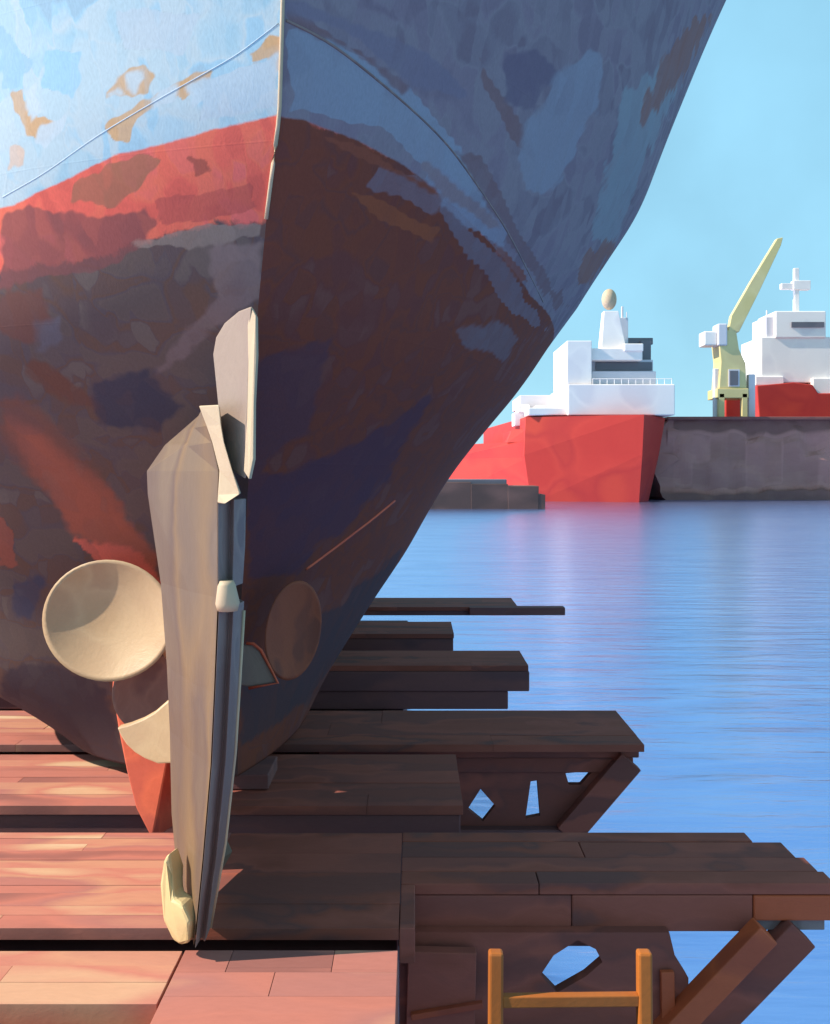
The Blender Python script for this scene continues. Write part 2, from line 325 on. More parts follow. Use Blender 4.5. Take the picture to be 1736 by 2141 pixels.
for side in (1, -1):
    P3 = HS[side]; X, Y = HPX[side]; base = len(vs) and sum(len(v) for v in vs)
    dist = np.hypot(P3[..., 0] + .7, P3[..., 1] - 5)
    t, z = edge_height(side, TOP[side]); wl.append((P3[..., 2] - np.interp(dist, t, z)).ravel())
    t, z = edge_height(side, LOW[side]); lo.append((P3[..., 2] - np.interp(dist, t, z)).ravel())
    col = np.zeros(X.shape + (4,)); W = P3
    wob_ = sum(a_ * np.sin(f_ * (W[..., 0] * c1 + W[..., 1] * c2 + W[..., 2] * c3) + p_) for a_, f_, c1, c2, c3, p_ in ((5, 9, 1, .4, .9, 0), (4, 17, -.5, .7, 1, 1.3), (3, 31, .8, -.3, .7, 2.1), (2.5, 55, .3, .9, -.8, .4), (2, 90, -.7, .5, .6, 3)))
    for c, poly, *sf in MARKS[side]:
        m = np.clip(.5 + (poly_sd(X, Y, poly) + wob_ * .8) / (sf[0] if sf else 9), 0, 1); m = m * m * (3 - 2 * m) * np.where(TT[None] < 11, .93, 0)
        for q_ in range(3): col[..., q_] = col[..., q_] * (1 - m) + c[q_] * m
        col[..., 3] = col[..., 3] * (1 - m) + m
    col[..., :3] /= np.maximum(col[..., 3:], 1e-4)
    mk.append(col.reshape(-1, 4)); vs.append(P3.reshape(-1, 3))
    i, j = np.meshgrid(np.arange(nz_ - 1), np.arange(nt_ - 1), indexing='ij'); a0 = base + i * nt_ + j
    q = np.stack([a0, a0 + 1, a0 + 1 + nt_, a0 + nt_], -1).reshape(-1, 4)
    fs.append(q if side > 0 else q[:, ::-1])
off = nz_ * nt_
j = np.arange(nt_ - 1); top = (nz_ - 1) * nt_
fs.append(np.stack([top + j, top + j + 1, off + top + j + 1, off + top + j], -1)); fs.append(np.stack([j + 1, j, off + j, off + j + 1], -1))
me = bpy.data.meshes.new('hull'); me.from_pydata(np.concatenate(vs).tolist(), [], np.concatenate(fs).tolist())
me.polygons.foreach_set('use_smooth', [True] * len(me.polygons))
me.attributes.new('wl', 'FLOAT', 'POINT').data.foreach_set('value', np.concatenate(wl).astype('f'))
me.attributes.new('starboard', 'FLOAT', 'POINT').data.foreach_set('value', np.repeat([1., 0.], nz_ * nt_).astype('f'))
me.attributes.new('plate', 'FLOAT_VECTOR', 'POINT').data.foreach_set('vector', np.stack([np.tile(np.broadcast_to(TT[None], (nz_, nt_)).ravel(), 2), np.tile(np.broadcast_to(ZZ[:, None], (nz_, nt_)).ravel(), 2), np.zeros(2 * nz_ * nt_)], -1).astype('f').ravel())
me.attributes.new('lo', 'FLOAT', 'POINT').data.foreach_set('value', np.concatenate(lo).astype('f'))
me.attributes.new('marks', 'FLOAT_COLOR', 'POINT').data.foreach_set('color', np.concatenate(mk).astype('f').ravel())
k = NT('hull_paint')
vec, obj = k.coords((1.3, 1.3, 2.2), (.5, .3, .4), .25, 2.2)
a, b, _ = k.cells(vec, 2.0, .3); vec2, _ = k.coords((3, 3, 1), (.2, .5, 0), .1, 5); a2, b2, _ = k.cells(vec2, 2.6, .2)
mx = k.math('ADD', k.math('MULTIPLY', a, .6), k.math('MULTIPLY', a2, .4))
SD = k.n('ShaderNodeAttribute', attribute_name='starboard')  # starboard palettes below hold that side's shade in their colours
topc = k.ramp(mx, [(.33, .49, .555), (.40, .525, .565), (.47, .545, .555), (.34, .51, .59), (.32, .45, .52)])
redc = k.ramp(mx, [(.64, .115, .085), (.76, .135, .095), (.78, .165, .10), (.74, .15, .125), (.50, .12, .075)])
lowc = k.ramp(mx, [(.13, .09, .08), (.14, .095, .082), (.115, .082, .085), (.145, .08, .06), (.12, .08, .078), (.15, .108, .094)])
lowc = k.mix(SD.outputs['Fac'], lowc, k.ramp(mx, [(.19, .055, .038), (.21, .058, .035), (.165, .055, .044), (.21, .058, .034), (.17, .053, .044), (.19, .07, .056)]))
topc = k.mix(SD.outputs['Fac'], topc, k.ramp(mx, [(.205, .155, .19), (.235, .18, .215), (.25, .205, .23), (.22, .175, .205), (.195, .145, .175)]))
nz = k.n('ShaderNodeTexNoise'); nz.inputs['Scale'].default_value = 7; nz.inputs['Detail'].default_value = 6; nz.inputs['Roughness'].default_value = .65
k.l(obj, nz.inputs['Vector'])
wob = k.math('MULTIPLY_ADD', nz.outputs['Fac'], .07, -.035)
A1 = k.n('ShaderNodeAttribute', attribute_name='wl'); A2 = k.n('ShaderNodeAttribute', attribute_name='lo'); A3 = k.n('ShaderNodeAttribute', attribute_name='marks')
c = k.mix(k.step(k.math('ADD', A2.outputs['Fac'], k.math('MULTIPLY', wob, 2.5)), -.02, .02), lowc, redc)
c = k.mix(k.step(k.math('ADD', A1.outputs['Fac'], k.math('MULTIPLY', wob, .5)), -.008, .008), c, topc)
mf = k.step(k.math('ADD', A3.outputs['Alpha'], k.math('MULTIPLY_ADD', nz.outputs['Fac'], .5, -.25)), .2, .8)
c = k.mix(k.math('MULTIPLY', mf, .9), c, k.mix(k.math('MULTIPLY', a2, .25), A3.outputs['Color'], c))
fine = k.n('ShaderNodeTexNoise'); fine.inputs['Scale'].default_value = 30; fine.inputs['Detail'].default_value = 6; k.l(vec2, fine.inputs['Vector'])
hs = k.n('ShaderNodeHueSaturation'); k.l(c, hs.inputs['Color']); k.l(k.math('MULTIPLY_ADD', fine.outputs['Fac'], .3, .85), hs.inputs['Value'])
k.l(hs.outputs[0], k.p.inputs['Base Color']); k.p.inputs['Roughness'].default_value = .85; k.p.inputs['Specular IOR Level'].default_value = .12
bp = k.n('ShaderNodeBump'); bp.inputs['Strength'].default_value = .12; bp.inputs['Distance'].default_value = .008
PL = k.n('ShaderNodeAttribute', attribute_name='plate'); bk = k.n('ShaderNodeTexBrick'); k.l(PL.outputs['Vector'], bk.inputs['Vector'])
for nm, v in (('Scale', 1.0), ('Mortar Size', .006), ('Mortar Smooth', .6), ('Brick Width', 1.9), ('Row Height', .85)): bk.inputs[nm].default_value = v
k.l(k.math('ADD', fine.outputs['Fac'], k.math('MULTIPLY', bk.outputs['Fac'], .6)), bp.inputs['Height']); k.l(bp.outputs[0], k.p.inputs['Normal'])
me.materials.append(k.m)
ship = empty('ship', (-1.3, 7.2, 0), 'large hauled-out ship with pale blue topsides over a red and brown bottom, stern towards us', 'ship')
hull = bpy.data.objects.new('hull', me); S.collection.objects.link(hull); hull.parent = ship; hull.location = -ship.location

r_ = ridge(np.linspace(3.88, 9, 60)); mb = MB(); mb.tube([(a[0], a[1] - .011, z) for a, z in zip(r_, np.linspace(3.88, 9, 60))], .011)
mb.build('ridge_highlight', M['cream'], ship, smooth=True)  # pale bar paints in the highlight along the stern ridge
mb = MB(); mb.tube(curve_on_hull(-1, [(583, 48), (500, 112), (430, 152), (330, 208), (200, 285), (90, 365), (5, 412)]), .003, 8)
mb.build('rub_rail', M['rail'], ship, smooth=True)
mb = MB(); mb.tube(curve_on_hull(1, [(597, 42), (640, 62), (700, 95), (800, 175), (930, 290), (1000, 390), (1060, 480), (1100, 560), (1135, 630)]), .008, 8)
mb.build('rub_rail', M['flap'], ship, smooth=True)
mb = MB(); mb.tube(curve_on_hull(1, [(825, 1046), (760, 1100), (700, 1145), (640, 1190)]), .012, 6)
tag(mb.build('bilge_keel', M['red'], ship, smooth=True), 'thin red bilge keel line')

# rudder: a thick blade seen from its trailing edge, with a darker flap
rud = [(850, 418, 424, 457), (890, 378, 432, 462), (925, 343, 444, 468), (985, 306, 458, 484), (1040, 308, 456, 494), (1250, 335, 456, 470), (1450, 348, 448, 462), (1600, 354, 441, 452), (1800, 358, 424, 436), (1900, 366, 414, 426), (1985, 398, 405, 412)]
def zrow(y): return EYE - (y - HY) * 4.86 / F
def at(x, d, z): return Vector(((x - CX) * d / F, d, z))
rings = []
for y, xl, xm, xr in rud:
    z = zrow(y); f = 1 if y > 1000 else .5
    rings.append([at(xl, 5.55, z), at(xl + .5 * (xm - xl), 5.0 + .12, z), at(xm, 4.87, z), at(xm + 10, 5.25, z), at(xl + 90 if xl < 330 or y > 1200 else xl + 30, 6.1, z)])
mb = MB(); mb.loft(rings); rudder = mb.build('rudder', M['rudder'], ship, bevel=.012)
rudder['label'] = 'tall grey-beige rudder blade'
cap = []
for y, xm, xr in [(848, 416, 458), (890, 432, 462), (925, 444, 468), (985, 459, 486), (1032, 456, 502), (1052, 455, 470)]:
    z = zrow(y); cap.append([at(xm, 4.865, z), at(xr, 4.79, z), at(xr + 2, 4.95, z), at(xm + 3, 5.05, z)])
mb = MB(); mb.loft(cap); mb.build('rudder_cap', M['cream'], rudder, bevel=.006)
def flap(rows, name):
    rg = []
    for y, xm, xr in rows:
        z = zrow(y); rg.append([at(xm, 4.86, z), at((xm + xr) / 2 - 4, 4.97, z), at((xm + xr) / 2 + 4, 4.93, z), at(xr, 5.1, z), at(xm + 12, 5.5, z)])
    m = MB(); m.loft(rg); return m.build(name, M['flap'], rudder, bevel=.005)
flap([(1045, 456, 515), (1150, 456, 513), (1232, 456, 508)], 'rudder_flap')
flap([(1270, 458, 511), (1450, 450, 502), (1600, 443, 493), (1800, 426, 472), (1985, 408, 441)], 'rudder_flap')
mb = MB(); mb.tube([at(510, 5.085, zrow(1290)), at(501, 5.085, zrow(1450)), at(492, 5.085, zrow(1600)), at(471, 5.085, zrow(1800)), at(440, 5.085, zrow(1984))], .009, 8)
mb.build('edge_strip', M['cream'], rudder, smooth=True)
mb = MB(); mb.tube([at(476, 4.88, zrow(1278)), at(476, 4.88, zrow(1262)), at(474, 4.88, zrow(1225)), at(474, 4.88, zrow(1215))], [.052, .062, .046, .036], 14)
mb.build('pintle_collar', M['cream'], rudder, smooth=True)
mb = MB(); mb.prism([P(352, 1785, 5.0), P(340, 1800, 5.0), P(333, 1850, 5.0), P(340, 1925, 4.98), P(360, 1968, 4.93), P(378, 1978, 4.9), P(393, 1975, 4.86), P(398, 1930, 4.86), P(380, 1895, 4.88), P(362, 1880, 4.93), P(358, 1830, 4.98)], (.03, .12, 0))
tag(mb.build('heel_plate', M['ochre'], rudder, bevel=.02), 'ochre heel plate')
# fixed horn above the rudder
hp = [(526, 640), (500, 650), (470, 675), (452, 705), (446, 740), (452, 800), (460, 880), (470, 950), (488, 985), (514, 1002)]
mb = MB(); mb.prism([P(x, y, 4.78 + (520 - x) * .004) for x, y in hp] + [P(516, 900, 4.78), P(520, 760, 4.78), P(521, 690, 4.78)], (-.10, .6, .02))
horn = mb.build('rudder_horn', M['horn'], ship, bevel=.008)
mb = MB(); mb.prism([P(525, 640, 4.77), P(535, 660, 4.75), P(536, 740, 4.75), P(531, 840, 4.75), P(530, 960, 4.75), P(521, 1002, 4.76), P(510, 985, 4.78), P(516, 880, 4.785), P(519, 760, 4.785), P(518, 680, 4.785)], (.0, .07, 0))
mb.build('lit_horn_edge', M['cream'], horn, bevel=.004)  # cream colour stands in for light on the horn's aft edge

mb = MB(); mb.prism([(-1.50, 5.98, .125), (-1.50, 7.25, .125), (-1.48, 7.6, 2.2), (-1.45, 5.85, 2.75), (-1.46, 5.92, 1.5)], (.12, 0, 0)); mb.build('shade_plate', M['dark'], ship, bevel=.02)  # unseen plate added behind the rudder to shade the deck
# propeller
prop = bpy.data.objects.new('propeller', None); S.collection.objects.link(prop); prop.parent = ship
pc = P(420, 1308, 6.9); prop.location = pc - ship.location
def bowl(cx, cy, d, rx, ry, tilt, depth, mat, th=.035, yaw=0.0, egg=0.0, pitch=0.0):
    m = MB(); n, q = 48, 14; c = P(cx, cy, d); sx, sy = rx * d / F, ry * d / F; vs = []; ct, st = math.cos(tilt), math.sin(tilt)
    for layer in (0, 1):
        for a in range(q + 1):
            r = a / q
            for b in range(n):
                th_ = 2 * math.pi * b / n; rr = r * (1 + egg * math.cos(th_))
                x, z = sx * rr * math.cos(th_), sy * rr * math.sin(th_)
                x, z = x * ct - z * st, x * st + z * ct
                dy = depth * (1 - r * r) + layer * th * (1 - .75 * r ** 3) + yaw * x + pitch * z
                vs.append(c + Vector((x, dy, z)))
    fs = []; L = (q + 1) * n
    for layer in (0, 1):
        for a in range(q):
            for b in range(n):
                f = (layer * L + a * n + b, layer * L + a * n + (b + 1) % n, layer * L + (a + 1) * n + (b + 1) % n, layer * L + (a + 1) * n + b)
                fs.append(f if layer else f[::-1])
    for b in range(n): fs.append((q * n + b, q * n + (b + 1) % n, L + q * n + (b + 1) % n, L + q * n + b))
    m.add(vs, fs)
    return m.build('blade', mat, prop, smooth=True)
bowl(220, 1296, 6.6, 143, 124, -.1, .115, M['bronze'], egg=.03, yaw=-.12, pitch=.16)
bowl(318, 1452, 6.85, 80, 92, -.35, .06, M['flap'], yaw=.1, pitch=-.3)  # dark upper part of the lower blade, shadow put into its colour
mb = MB(); mb.prism([P(x, y, 6.44 - (y - 1450) * .0012 - (x - 300) * .0004) for x, y in ((244, 1522), (252, 1540), (264, 1558), (281, 1574), (302, 1587), (330, 1598), (372, 1596), (372, 1448), (345, 1470), (322, 1490), (298, 1504), (270, 1515))], (.01, .05, .01)); mb.build('blade', M['bronze'], prop, bevel=.012)
bowl(614, 1318, 7.05, 55, 104, -.12, .05, M['brownprop'], yaw=.5)
mb = MB(); mb.prism([P(505, 1350, 6.9), P(528, 1346, 6.9), P(545, 1360, 6.9), P(580, 1426, 6.85), P(520, 1437, 6.85), P(490, 1430, 6.85)], (0, .04, 0))
mb.build('blade', M['horn'], prop, bevel=.01)
mb = MB(); mb.tube([P(515, 1345, 6.885), P(530, 1346, 6.885), P(546, 1360, 6.885), P(581, 1428, 6.835), P(520, 1439, 6.835)], .012, 6)
mb.build('blade_edge', M['red'], prop, smooth=True)
mb = MB(); mb.tube([pc + Vector((.10, -.42, 0)), pc + Vector((.09, -.36, 0)), pc + Vector((.05, -.15, 0)), pc, pc + Vector((-.1, .5, .05))], [.03, .10, .17, .18, .2], 20)
mb.build('hub', M['bronze'], prop, smooth=True)
mb = MB(); mb.tube([P(352, 1240, 6.75), P(338, 1290, 6.7), P(338, 1330, 6.68), P(360, 1370, 6.72)], [.05, .075, .075, .05], 12)
mb.build('blade_root', M['bronze'], prop, smooth=True)
mb = MB(); mb.prism([P(x, y, 7.25 - (y - 1400) * .0013) for x, y in ((236, 1400), (234, 1440), (248, 1530), (264, 1610), (284, 1690), (318, 1756), (332, 1690), (350, 1590), (365, 1480), (330, 1400))], (.12, .35, 0))
tag(mb.build('skeg', M['red'], ship, bevel=.01), 'bright red skeg under the propeller')

# ------------------------------------------------------------------ slipway floor and its cross beams
def planks(x0, x1, y0, y1, z1, th, row, seg, mb, j=.005, gap=.002, ends=None, tone=(0, 1)):
    y = y0
    while y < y1 - .02:
        h_ = min(row * rng.uniform(.75, 1.3), y1 - y)
        if y1 - y - h_ < row * .4: h_ = y1 - y
        x = x0; xe = x1 + (ends() if ends else 0)
        while x < xe - .05:
            l_ = min(seg * rng.uniform(.6, 1.5), xe - x)
            if xe - x - l_ < seg * .3: l_ = xe - x
            mb.box(x + gap / 2, x + l_ - gap / 2, y + gap / 2, y + h_ - gap / 2, z1 - th, z1 + rng.uniform(-j, 0), rng.uniform(*tone))
            x += l_
        y += h_
mb = MB(); planks(-9, -.085, 1.8, 4.32, -.002, .12, .22, 1.1, mb); 
for x0_, x1_, y0_, y1_, t_ in ((-1.20, -.95, 4.78, 4.995, .3), (-.947, -.42, 4.82, 4.995, .0), (-.417, -.09, 4.8, 4.995, .5), (-1.20, -.7, 4.56, 4.778, .45), (-.947, -.42, 4.78, 4.818, .2), (-.697, -.09, 4.56, 4.778, .62), (-.417, -.09, 4.78, 4.798, .5), (-1.20, -.09, 4.32, 4.558, .4)):
    mb.box(x0_, x1_, y0_, y1_, -.16, -.003, t_)  # darkest boards paint a shadow along the back of the slab
planks(-9, -1.215, 4.5, 5.0, -.004, .14, .16, 2.2, mb, gap=.002, tone=(.7, 1.05))
mb.box(-9, -.12, 1.8, 5.0, -.6, -.2, .3); mb.box(-.3, -.09, 2, 5.22, -2.4, -.17, .1)
tag(mb.build('slipway_floor', M['floor'], bevel=.002), 'sunlit pinkish red plank floor of the slipway at the bottom left', kind='structure')

def beams(name, label, y0, y1, xl, xr, h, ends=None, split=-.3, base=M['dark']):
    o = empty(name, ((xl + xr) / 2, (y0 + y1) / 2, -h), label, 'cross beam', 'cross beams of the slipway'); o['kind'] = 'thing'
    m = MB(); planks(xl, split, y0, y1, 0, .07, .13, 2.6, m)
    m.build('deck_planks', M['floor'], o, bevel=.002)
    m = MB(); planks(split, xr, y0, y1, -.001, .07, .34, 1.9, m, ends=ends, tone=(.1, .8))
    m.build('deck_planks', M['beam'], o, bevel=.002)  # browner planks put the shade on the right into the deck colour
    return o
G = 'cross beams of the slipway'
# nearest frame
E1 = beams('cross_beam', 'nearest wide cross beam, its planked end reaching out above the orange ladder', 5.24, 6.62, -9, -.088, .3, split=-1.27)
m = MB()
m.box(-.085, 2.28, 6.46, 6.62, -.07, 0.0, .5); m.box(-.085, 1.1, 6.2, 6.455, -.07, -.002, .9); m.box(1.105, 2.47, 6.2, 6.455, -.07, -.004, .1)
m.box(-.085, 2.52, 5.98, 6.195, -.07, -.001, .15); m.box(-.085, .75, 5.8, 5.975, -.07, -.002, .45); m.box(.755, 2.55, 5.8, 5.975, -.07, 0, .55)
m.box(-.085, 0, 5.24, 5.79, -.2, -.003, .35)
m.build('deck_planks', M['beam'], E1, bevel=.006)
m = MB(); m.box(-.08, .95, 5.805, 6.1, -.30, -.075, .2); m.box(.952, 2.05, 5.80, 6.1, -.295, -.073, .7); m.build('front_beam', M['beam'], E1, bevel=.01)
m = MB(); m.box(2.052, 2.53, 5.79, 6.1, -.225, -.073, .4); m.build('beam_end', M['lit_beam'], E1, bevel=.01)
m = MB(); m.box(2.06, 2.50, 5.83, 6.1, -.30, -.23, .4); m.build('shoe', M['flap'], E1, bevel=.008)
m = MB(); m.box(-9, 1.52, 5.87, 6.2, -.42, -.305, .1); m.box(-9, -.1, 5.26, 5.86, -.4, -.2, .2); m.build('lower_beam', M['dark'], E1, bevel=.01)
# siding under the near frame, with a hole where the water shows
d5 = 5.72
def holed_panel(outer, holes, d, parent, mat):
    bm = bmesh.new(); loops = []
    for lp in [outer] + holes:
        vv = [bm.verts.new(P(x, y, d)) for x, y in lp]; loops += [bm.edges.new((vv[i], vv[(i + 1) % len(vv)])) for i in range(len(vv))]
    bmesh.ops.triangle_fill(bm, edges=loops, use_beauty=True)
    r = bmesh.ops.extrude_face_region(bm, geom=bm.faces[:]); bmesh.ops.translate(bm, verts=[v for v in r['geom'] if isinstance(v, bmesh.types.BMVert)], vec=(0, .08, 0))
    bmesh.ops.recalc_face_normals(bm, faces=bm.faces)
    me = bpy.data.meshes.new('side_panel'); bm.to_mesh(me); bm.free(); me.materials.append(mat)
    me.attributes.new('tint', 'FLOAT', 'POINT').data.foreach_set('value', [.3] * len(me.vertices))
    o = bpy.data.objects.new('side_panel', me); S.collection.objects.link(o); o.parent = parent; o.location = -parent.location
holed_panel([(835, 1950), (1400, 1950), (1412, 2000), (1440, 2045), (1440, 2110), (1400, 2420), (835, 2420)],
            [[(1130, 2040), (1158, 1998), (1208, 1966), (1246, 1985), (1260, 2012), (1225, 2042), (1165, 2076)]], d5, E1, M['beam'])
m = MB(); m.beam(P(1600, 1945, 5.66), P(1385, 2170, 5.66), .14, .14, tint=.5); m.build('brace', M['lit_beam'], E1, bevel=.008)
m = MB(); m.beam(P(1672, 1945, 5.8), P(1395, 2230, 5.8), .2, .14, tint=.2); m.build('brace', M['beam'], E1, bevel=.008)
m = MB(); m.beam(P(1395, 2030, 5.69), P(1400, 2300, 5.69), .08, .04, tint=.9); m.build('post', M['lit_beam'], E1, bevel=.006)
m = MB(); m.beam(P(925, 1985, 5.64), P(915, 2400, 5.64), .4, .08, tint=.3); m.build('post', M['beam'], E1, bevel=.006)
m = MB(); m.beam(P(860, 2125, 5.58), P(1010, 2100, 5.58), .035, .04, tint=.9); m.build('batten', M['lit_beam'], E1, bevel=.004)

E2 = beams('cross_beam', 'second cross beam from us, short, ending beside the small gaps of water', 7.15, 8.45, -9, .36, .25, split=-1.6)
m = MB(); m.box(-9, .34, 7.17, 8.4, -.28, -.075, .2); m.build('lower_beam', M['dark'], E2, bevel=.01)
E3 = beams('cross_beam', 'third cross beam from us, long and brown with a slanting brace under its end', 8.75, 10.0, -9, 2.10, .32, split=-2.0)
m = MB(); m.box(-.9, 2.11, 9.0, 9.9, -.20, -.075, .5); m.box(-9, 2.06, 9.02, 9.9, -.345, -.205, .1); m.build('front_beam', M['beam'], E3, bevel=.01)
m = MB(); m.box(-3, 1.42, 8.95, 9.2, -1.0, -.86, .4); m.build('lower_beam', M['dark'], E3, bevel=.01)
holed_panel([(470, 1598), (1325, 1598), (1195, 1740), (470, 1740)], [[(978, 1692), (1005, 1650), (1036, 1685), (1010, 1718)], [(1099, 1712), (1110, 1634), (1124, 1632), (1130, 1706)], [(1183, 1617), (1241, 1612), (1215, 1641), (1190, 1641)]], 9.06, E3, M['beam'])
m = MB(); m.beam(P(1318, 1590, 8.98), P(1185, 1745, 8.98), .24, .12, tint=.4); m.build('brace', M['beam'], E3, bevel=.008)
E4 = beams('cross_beam', 'fourth cross beam from us, deep faced with a notched end over the water', 12.3, 13.35, -9, 1.46, .55, split=-6)
m = MB(); m.box(-9, 1.47, 12.28, 13.3, -.33, -.075, .1); m.box(-9, 1.2, 12.32, 13.3, -.57, -.335, .35); m.build('front_beam', M['dark'], E4, bevel=.015)
E5 = beams('cross_beam', 'fifth cross beam from us, shortest one with its end close to the hull', 14.7, 15.9, -9, .6, .26, split=-6)
m = MB(); m.box(-9, .59, 14.72, 15.8, -.28, -.075, .2); m.build('front_beam', M['dark'], E5, bevel=.015)
E6 = beams('cross_beam', 'farthest cross beam, thin and reaching out over the blue water', 17.6, 18.9, -9, 1.9, .14, split=-6)
m = MB(); m.box(-9, 1.95, 17.62, 18.2, -.16, -.075, .2); m.box(1.0, 2.75, 17.5, 17.75, -.14, .0, .6); m.build('front_beam', M['dark'], E6, bevel=.01)
# stones and timbers the frames stand on, seen dark between them
mb = MB(); mb.box(-9, -.15, 5.0, 20, -2.6, -1.0, .1); mb.box(-9, -.15, 10.0, 20, -1.0, -.62, .1)
tag(mb.build('slipway_bed', M['dark'], bevel=.02), 'dark bed under the slipway frames', kind='structure')
for i, (x, y) in enumerate(((-1.5, 7.75), (-1.95, 9.4), (-2.6, 12.8))):
    mb = MB(); mb.box(x - .35, x + .35, y - .25, y + .25, .001, .118, .3)
    tag(mb.build('keel_block', M['dark'], bevel=.01, origin=(x, y, 0)), ('dark keel block under the skeg', 'dark keel block on the third cross beam under the ship', 'dark keel block on the fourth cross beam under the ship')[i], 'block', 'keel blocks under the ship')

# ------------------------------------------------------------------ ladder
lad = empty('ladder', P(1190, 2200, 4.6), 'orange wooden ladder with its top standing in front of the nearest cross beam', 'ladder')
for xa, xb, wd in ((1037, 1035, .07), (1347, 1350, .068)):
    m = MB(); m.beam(P(xa, 1988, 4.62), P(xb, 2450, 4.55), wd, .07); m.build('rail', M['orange'], lad, bevel=.012)
for yy in (2092, 2270):
    m = MB(); m.beam(P(1050, yy, 4.6), P(1335, yy - 3, 4.6), .055, .045, tint=.4)
    m.build('rung', M['orange'], lad, bevel=.006)

# ------------------------------------------------------------------ far shore
DS = 138.0
def bx(mb, x0, x1, y0, y1, d, depth, tint=None): 
    a, b = P(x0, y1, d), P(x1, y0, d); mb.box(a.x, b.x, d, d + depth, a.z, b.z, tint)
rs = empty('red_ship', P(1230, 1050, DS), 'red-hulled ship with stepped white superstructure moored facing us across the water', 'ship')
m = MB()
def ring(pts, y): return [P(x, y, 138) * (d / 138) if False else Vector(((x - CX) * 138 / F + 0, d, EYE - (y - HY) * 138 / F)) for x, d in pts]
m.loft([ring([(1120, 143), (1336, 138), (1376, 144), (1376, 175), (1060, 185)], 1056), ring([(1105, 143), (1340, 137), (1400, 144), (1405, 178), (1060, 185)], 950), ring([(1108, 143), (1342, 136.5), (1418, 145), (1425, 180), (1060, 185)], 868)])
m.build('hull', M['shipred'], rs)
m = MB(); m.loft([ring([(930, 165), (1125, 143.2), (1150, 170), (1000, 190)], 1056), ring([(940, 165), (1115, 143.2), (1150, 170), (1000, 190)], 955), ring([(990, 165), (1110, 143.2), (1150, 170), (1010, 190)], 919)])
m.loft([ring([(1075, 148), (1112, 143.3), (1130, 160), (1085, 165)], 921), ring([(1085, 148), (1112, 143.3), (1130, 160), (1085, 165)], 893)])
m.build('low_deck_hull', M['shipred'], rs)
m = MB(); bx(m, 1188, 1412, 803, 868, 141, 18); bx(m, 1105, 1200, 852, 868, 142, 16); m.build('forecastle_house', M['white'], rs, bevel=.15)
m = MB(); bx(m, 1186, 1238, 712, 803, 142, 14); m.build('side_tower', M['white'], rs, bevel=.12)
m = MB(); bx(m, 1238, 1372, 776, 803, 143.5, 12); bx(m, 1238, 1366, 752, 776, 145, 10); m.build('bridge', M['cool'], rs, bevel=.08)
m = MB(); bx(m, 1246, 1364, 757, 774, 144.7, .5); m.build('window', M['glass'], rs)
m = MB(); bx(m, 1236, 1344, 728, 753, 142.6, 11); bx(m, 1306, 1346, 718, 734, 142.3, 6); m.build('bridge_roof', M['white'], rs, bevel=.12)
m = MB(); bx(m, 1340, 1362, 712, 776, 146, 6); bx(m, 1300, 1366, 706, 720, 147, 6); m.build('funnel', M['glass'], rs, bevel=.1)
m = MB(); p0, p1 = P(1280, 732, 145), P(1276, 652, 145); m.loft([[p0 + Vector((a * 1.9, b * 1.4, 0)) for a, b in ((-1, -1), (1, -1), (1, 1), (-1, 1))], [p1 + Vector((a * 1.1, b * .9, 0)) for a, b in ((-1, -1), (1, -1), (1, 1), (-1, 1))]])
m.build('mast_tower', M['white'], rs, bevel=.08)
m = MB(); bx(m, 1292, 1314, 664, 730, 146.5, 3); bx(m, 1300, 1304, 640, 664, 147, .4); bx(m, 1310, 1312, 652, 664, 147, .3); m.build('mast_tower', M['cool'], rs, bevel=.08)
m = MB(); n_ = 14; c0 = P(1274, 626, 145); rg = []
for i in range(1, 12):
    a = math.pi * i / 12; rg.append([c0 + Vector((math.sin(a) * 1.15 * math.cos(t * 2 * math.pi / n_), math.sin(a) * 1.15 * math.sin(t * 2 * math.pi / n_), -math.cos(a) * 1.6)) for t in range(n_)])
m.loft(rg); m.build('radome', M['cream'], rs, smooth=True)
m = MB(); bx(m, 1088, 1190, 826, 852, 150, 12); m.build('aft_house', M['cool'], rs, bevel=.1)
m = MB(); bx(m, 1084, 1108, 846, 862, 147, 4); bx(m, 1120, 1140, 848, 860, 146.5, 3); bx(m, 1076, 1100, 862, 890, 147.5, 4); m.build('deck_locker', M['white'], rs, bevel=.1)
# rail stanchions on the forecastle house
m = MB()
for i in range(12):
    x = 1240 + i * 15; m.tube([P(x, 803, 141.3), P(x, 791, 141.3)], .05, 5)
m.tube([P(1240, 792, 141.3), P(1405, 792, 141.3)], .05, 5); m.build('railing', M['white'], rs)

q = empty('quay_wall', P(1560, 1045, 150), 'high dark grey stone quay carrying the crane on the right of the red ship', 'quay'); q['kind'] = 'thing'
m = MB(); nx, nz2 = 150, 16; gx = np.linspace(P(1376, 0, 150).x, P(2310, 0, 150).x, nx); gz = np.linspace(-2.6, P(0, 874, 150).z, nz2)
rough = nrng.normal(0, 1, (nz2, nx)); 
for _ in range(5): rough = (rough + np.roll(rough, 1, 1) + np.roll(rough, 1, 0) + np.roll(rough, -1, 1)) / 2.6
vs_ = [(gx[i_] + (.6 * rough[j_, i_] if i_ < 3 else 0), 150 - .1 * rough[j_, i_] - (.8 if j_ < 3 else 0), gz[j_] + (.15 * rough[j_, i_] if 0 < j_ < nz2 - 1 else 0)) for j_ in range(nz2) for i_ in range(nx)]
vs_ += [(gx[i_], 192, gz[j_]) for j_ in (0, nz2 - 1) for i_ in range(nx)]
fs_ = [(j_ * nx + i_, j_ * nx + i_ + 1, (j_ + 1) * nx + i_ + 1, (j_ + 1) * nx + i_) for j_ in range(nz2 - 1) for i_ in range(nx - 1)]
B_ = nz2 * nx; T_ = (nz2 - 1) * nx
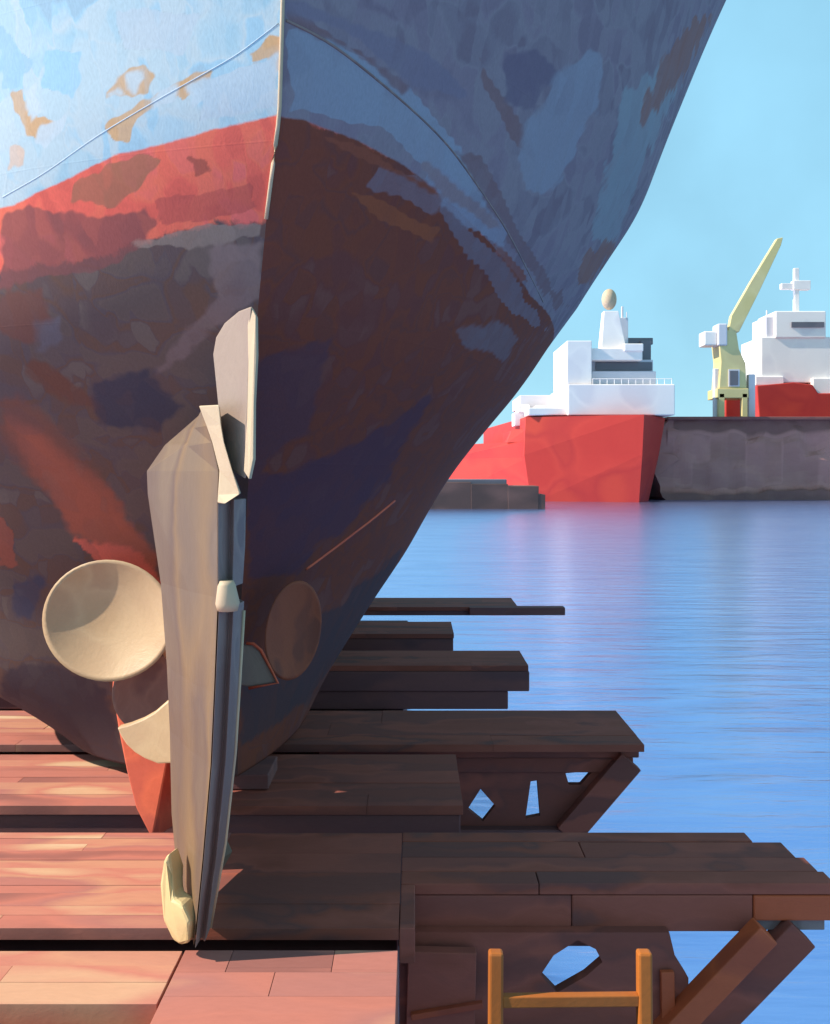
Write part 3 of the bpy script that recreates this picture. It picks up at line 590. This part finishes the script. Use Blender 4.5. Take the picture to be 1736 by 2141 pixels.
fs_ += [(T_ + i_, T_ + i_ + 1, B_ + nx + i_ + 1, B_ + nx + i_) for i_ in range(nx - 1)] + [tuple([j_ * nx for j_ in range(nz2)] + [B_ + nx, B_])]
m.add(vs_, fs_, .5)
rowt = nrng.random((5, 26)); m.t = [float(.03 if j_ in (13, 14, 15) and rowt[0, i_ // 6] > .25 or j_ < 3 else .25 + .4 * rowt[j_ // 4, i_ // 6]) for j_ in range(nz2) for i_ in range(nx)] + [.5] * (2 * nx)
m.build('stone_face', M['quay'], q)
m = MB(); a, b = P(1392, 876, 150), P(2310, 872, 150); m.box(a.x, b.x, 148.6, 190, b.z - .5, b.z, .5); m.build('coping', M['dark'], q, bevel=.1)
pier = empty('low_pier', P(1020, 1066, 114), 'low dark stone pier at the waterline between the big hull and the red ship', 'pier'); pier['kind'] = 'thing'
m = MB()
for x0, x1, y0 in ((760, 905, 1012), (905, 985, 1008), (985, 1062, 1012), (1062, 1126, 1016), (1118, 1140, 1034)):
    a, b = P(x0, 1069, 114), P(x1, y0, 114); m.box(a.x, b.x + .02, 114 + rng.uniform(-.08, .08), 119, -2.4, b.z, rng.uniform(.1, .4), .04)
m.build('stone_face', M['rock'], pier, bevel=.05)
m = MB(); a, b = P(880, 1014, 114.6), P(1060, 1002, 114.6); m.box(a.x, b.x, 114.7, 118, a.z, b.z, .1); m.build('dark_fender', M['glass'], pier, bevel=.1)

cr = empty('crane', P(1540, 872, 152), 'yellow slewing crane with a raised tapering boom on portal legs on the quay', 'crane')
m = MB()
for x0, x1, t, b in ((1504, 1516, 822, 873), (1552, 1564, 822, 873)):
    l_ = MB(); bx(l_, x0, x1, t, b, 152, 1.0); l_.build('leg', M['craneyellow'], cr, bevel=.1)
bx(m, 1500, 1566, 812, 832, 152, 5); m.build('portal', M['craneyellow'], cr, bevel=.1)
m = MB(); bx(m, 1495, 1504, 770, 875, 153, 1.2); m.build('leg', M['cool'], cr, bevel=.1)
m = MB(); bx(m, 1566, 1580, 782, 876, 153, 1.2); m.build('leg', M['cool'], cr, bevel=.1)
m = MB(); z_ = lambda x, y: P(x, y, 152.3)
m.prism([z_(1504, 812), z_(1508, 755), z_(1504, 718), z_(1516, 690), z_(1540, 690), z_(1546, 730), z_(1560, 760), z_(1562, 812)], (0, 4, 0)); m.build('slewing_tower', M['craneyellow'], cr, bevel=.12)
m = MB(); bx(m, 1524, 1547, 772, 808, 152.15, .3); m.build('cab_window', M['cool'], cr)
m = MB(); bx(m, 1527, 1544, 775, 805, 152.0, .3); m.build('cab_window', M['glass'], cr)
m = MB(); m.prism([z_(1524, 692), z_(1530, 660), z_(1570, 590), z_(1626, 498), z_(1638, 496), z_(1634, 512), z_(1588, 610), z_(1546, 694)], (0, 1.2, 0)); m.build('boom', M['craneyellow'], cr, bevel=.08)
m = MB(); bx(m, 1473, 1500, 692, 722, 152.5, 3); m.build('counterweight', M['white'], cr, bevel=.2)
m = MB(); bx(m, 1502, 1522, 676, 722, 152.0, 3); m.build('machinery_house', M['cool'], cr, bevel=.2)
m = MB(); bx(m, 1518, 1552, 830, 873, 158, 4); tag(m.build('container', M['shipred'], bevel=.15, origin=P(1535, 873, 158)), 'small red container standing between the yellow crane legs', 'container')

ws = empty('white_ship', P(1680, 990, 190), 'white and red ship behind the quay at the right edge, with a cross shaped mast', 'ship')
DW = 192
m = MB(); a, b = P(1584, 1040, DW), P(2150, 803, DW)
tp = [P(1583, 806, DW), P(1660, 799, DW), P(1700, 804, DW), P(1712, 822, DW), P(2150, 822, DW), P(2150, 1045, DW), P(1600, 1045, DW)]
m.prism(tp, (0, 18, 0)); m.build('hull', M['shipred'], ws, bevel=.2)
m = MB(); bx(m, 1592, 1990, 704, 800, DW + 2, 12); bx(m, 1580, 1640, 786, 806, DW + 1.5, 8); bx(m, 1700, 1990, 790, 824, DW + 1, 8); m.build('lower_house', M['white'], ws, bevel=.2)
m = MB(); bx(m, 1622, 1728, 650, 706, DW + 1.6, 10); m.build('bridge', M['white'], ws, bevel=.2)
m = MB(); bx(m, 1656, 1724, 673, 684, DW + 1.3, .6); m.build('window', M['glass'], ws)
m = MB(); bx(m, 1602, 1624, 662, 706, DW + 2.5, 8); bx(m, 1603, 1606, 648, 662, DW + 3, .4); m.build('bridge_wing', M['cool'], ws, bevel=.15)
m = MB(); bx(m, 1662, 1672, 560, 652, DW + 5, 1); bx(m, 1635, 1672, 592, 604, DW + 4.8, 1.2); bx(m, 1660, 1696, 586, 605, DW + 4.6, 1.6); m.build('mast', M['white'], ws, bevel=.1)
bpy.context.view_layer.update()
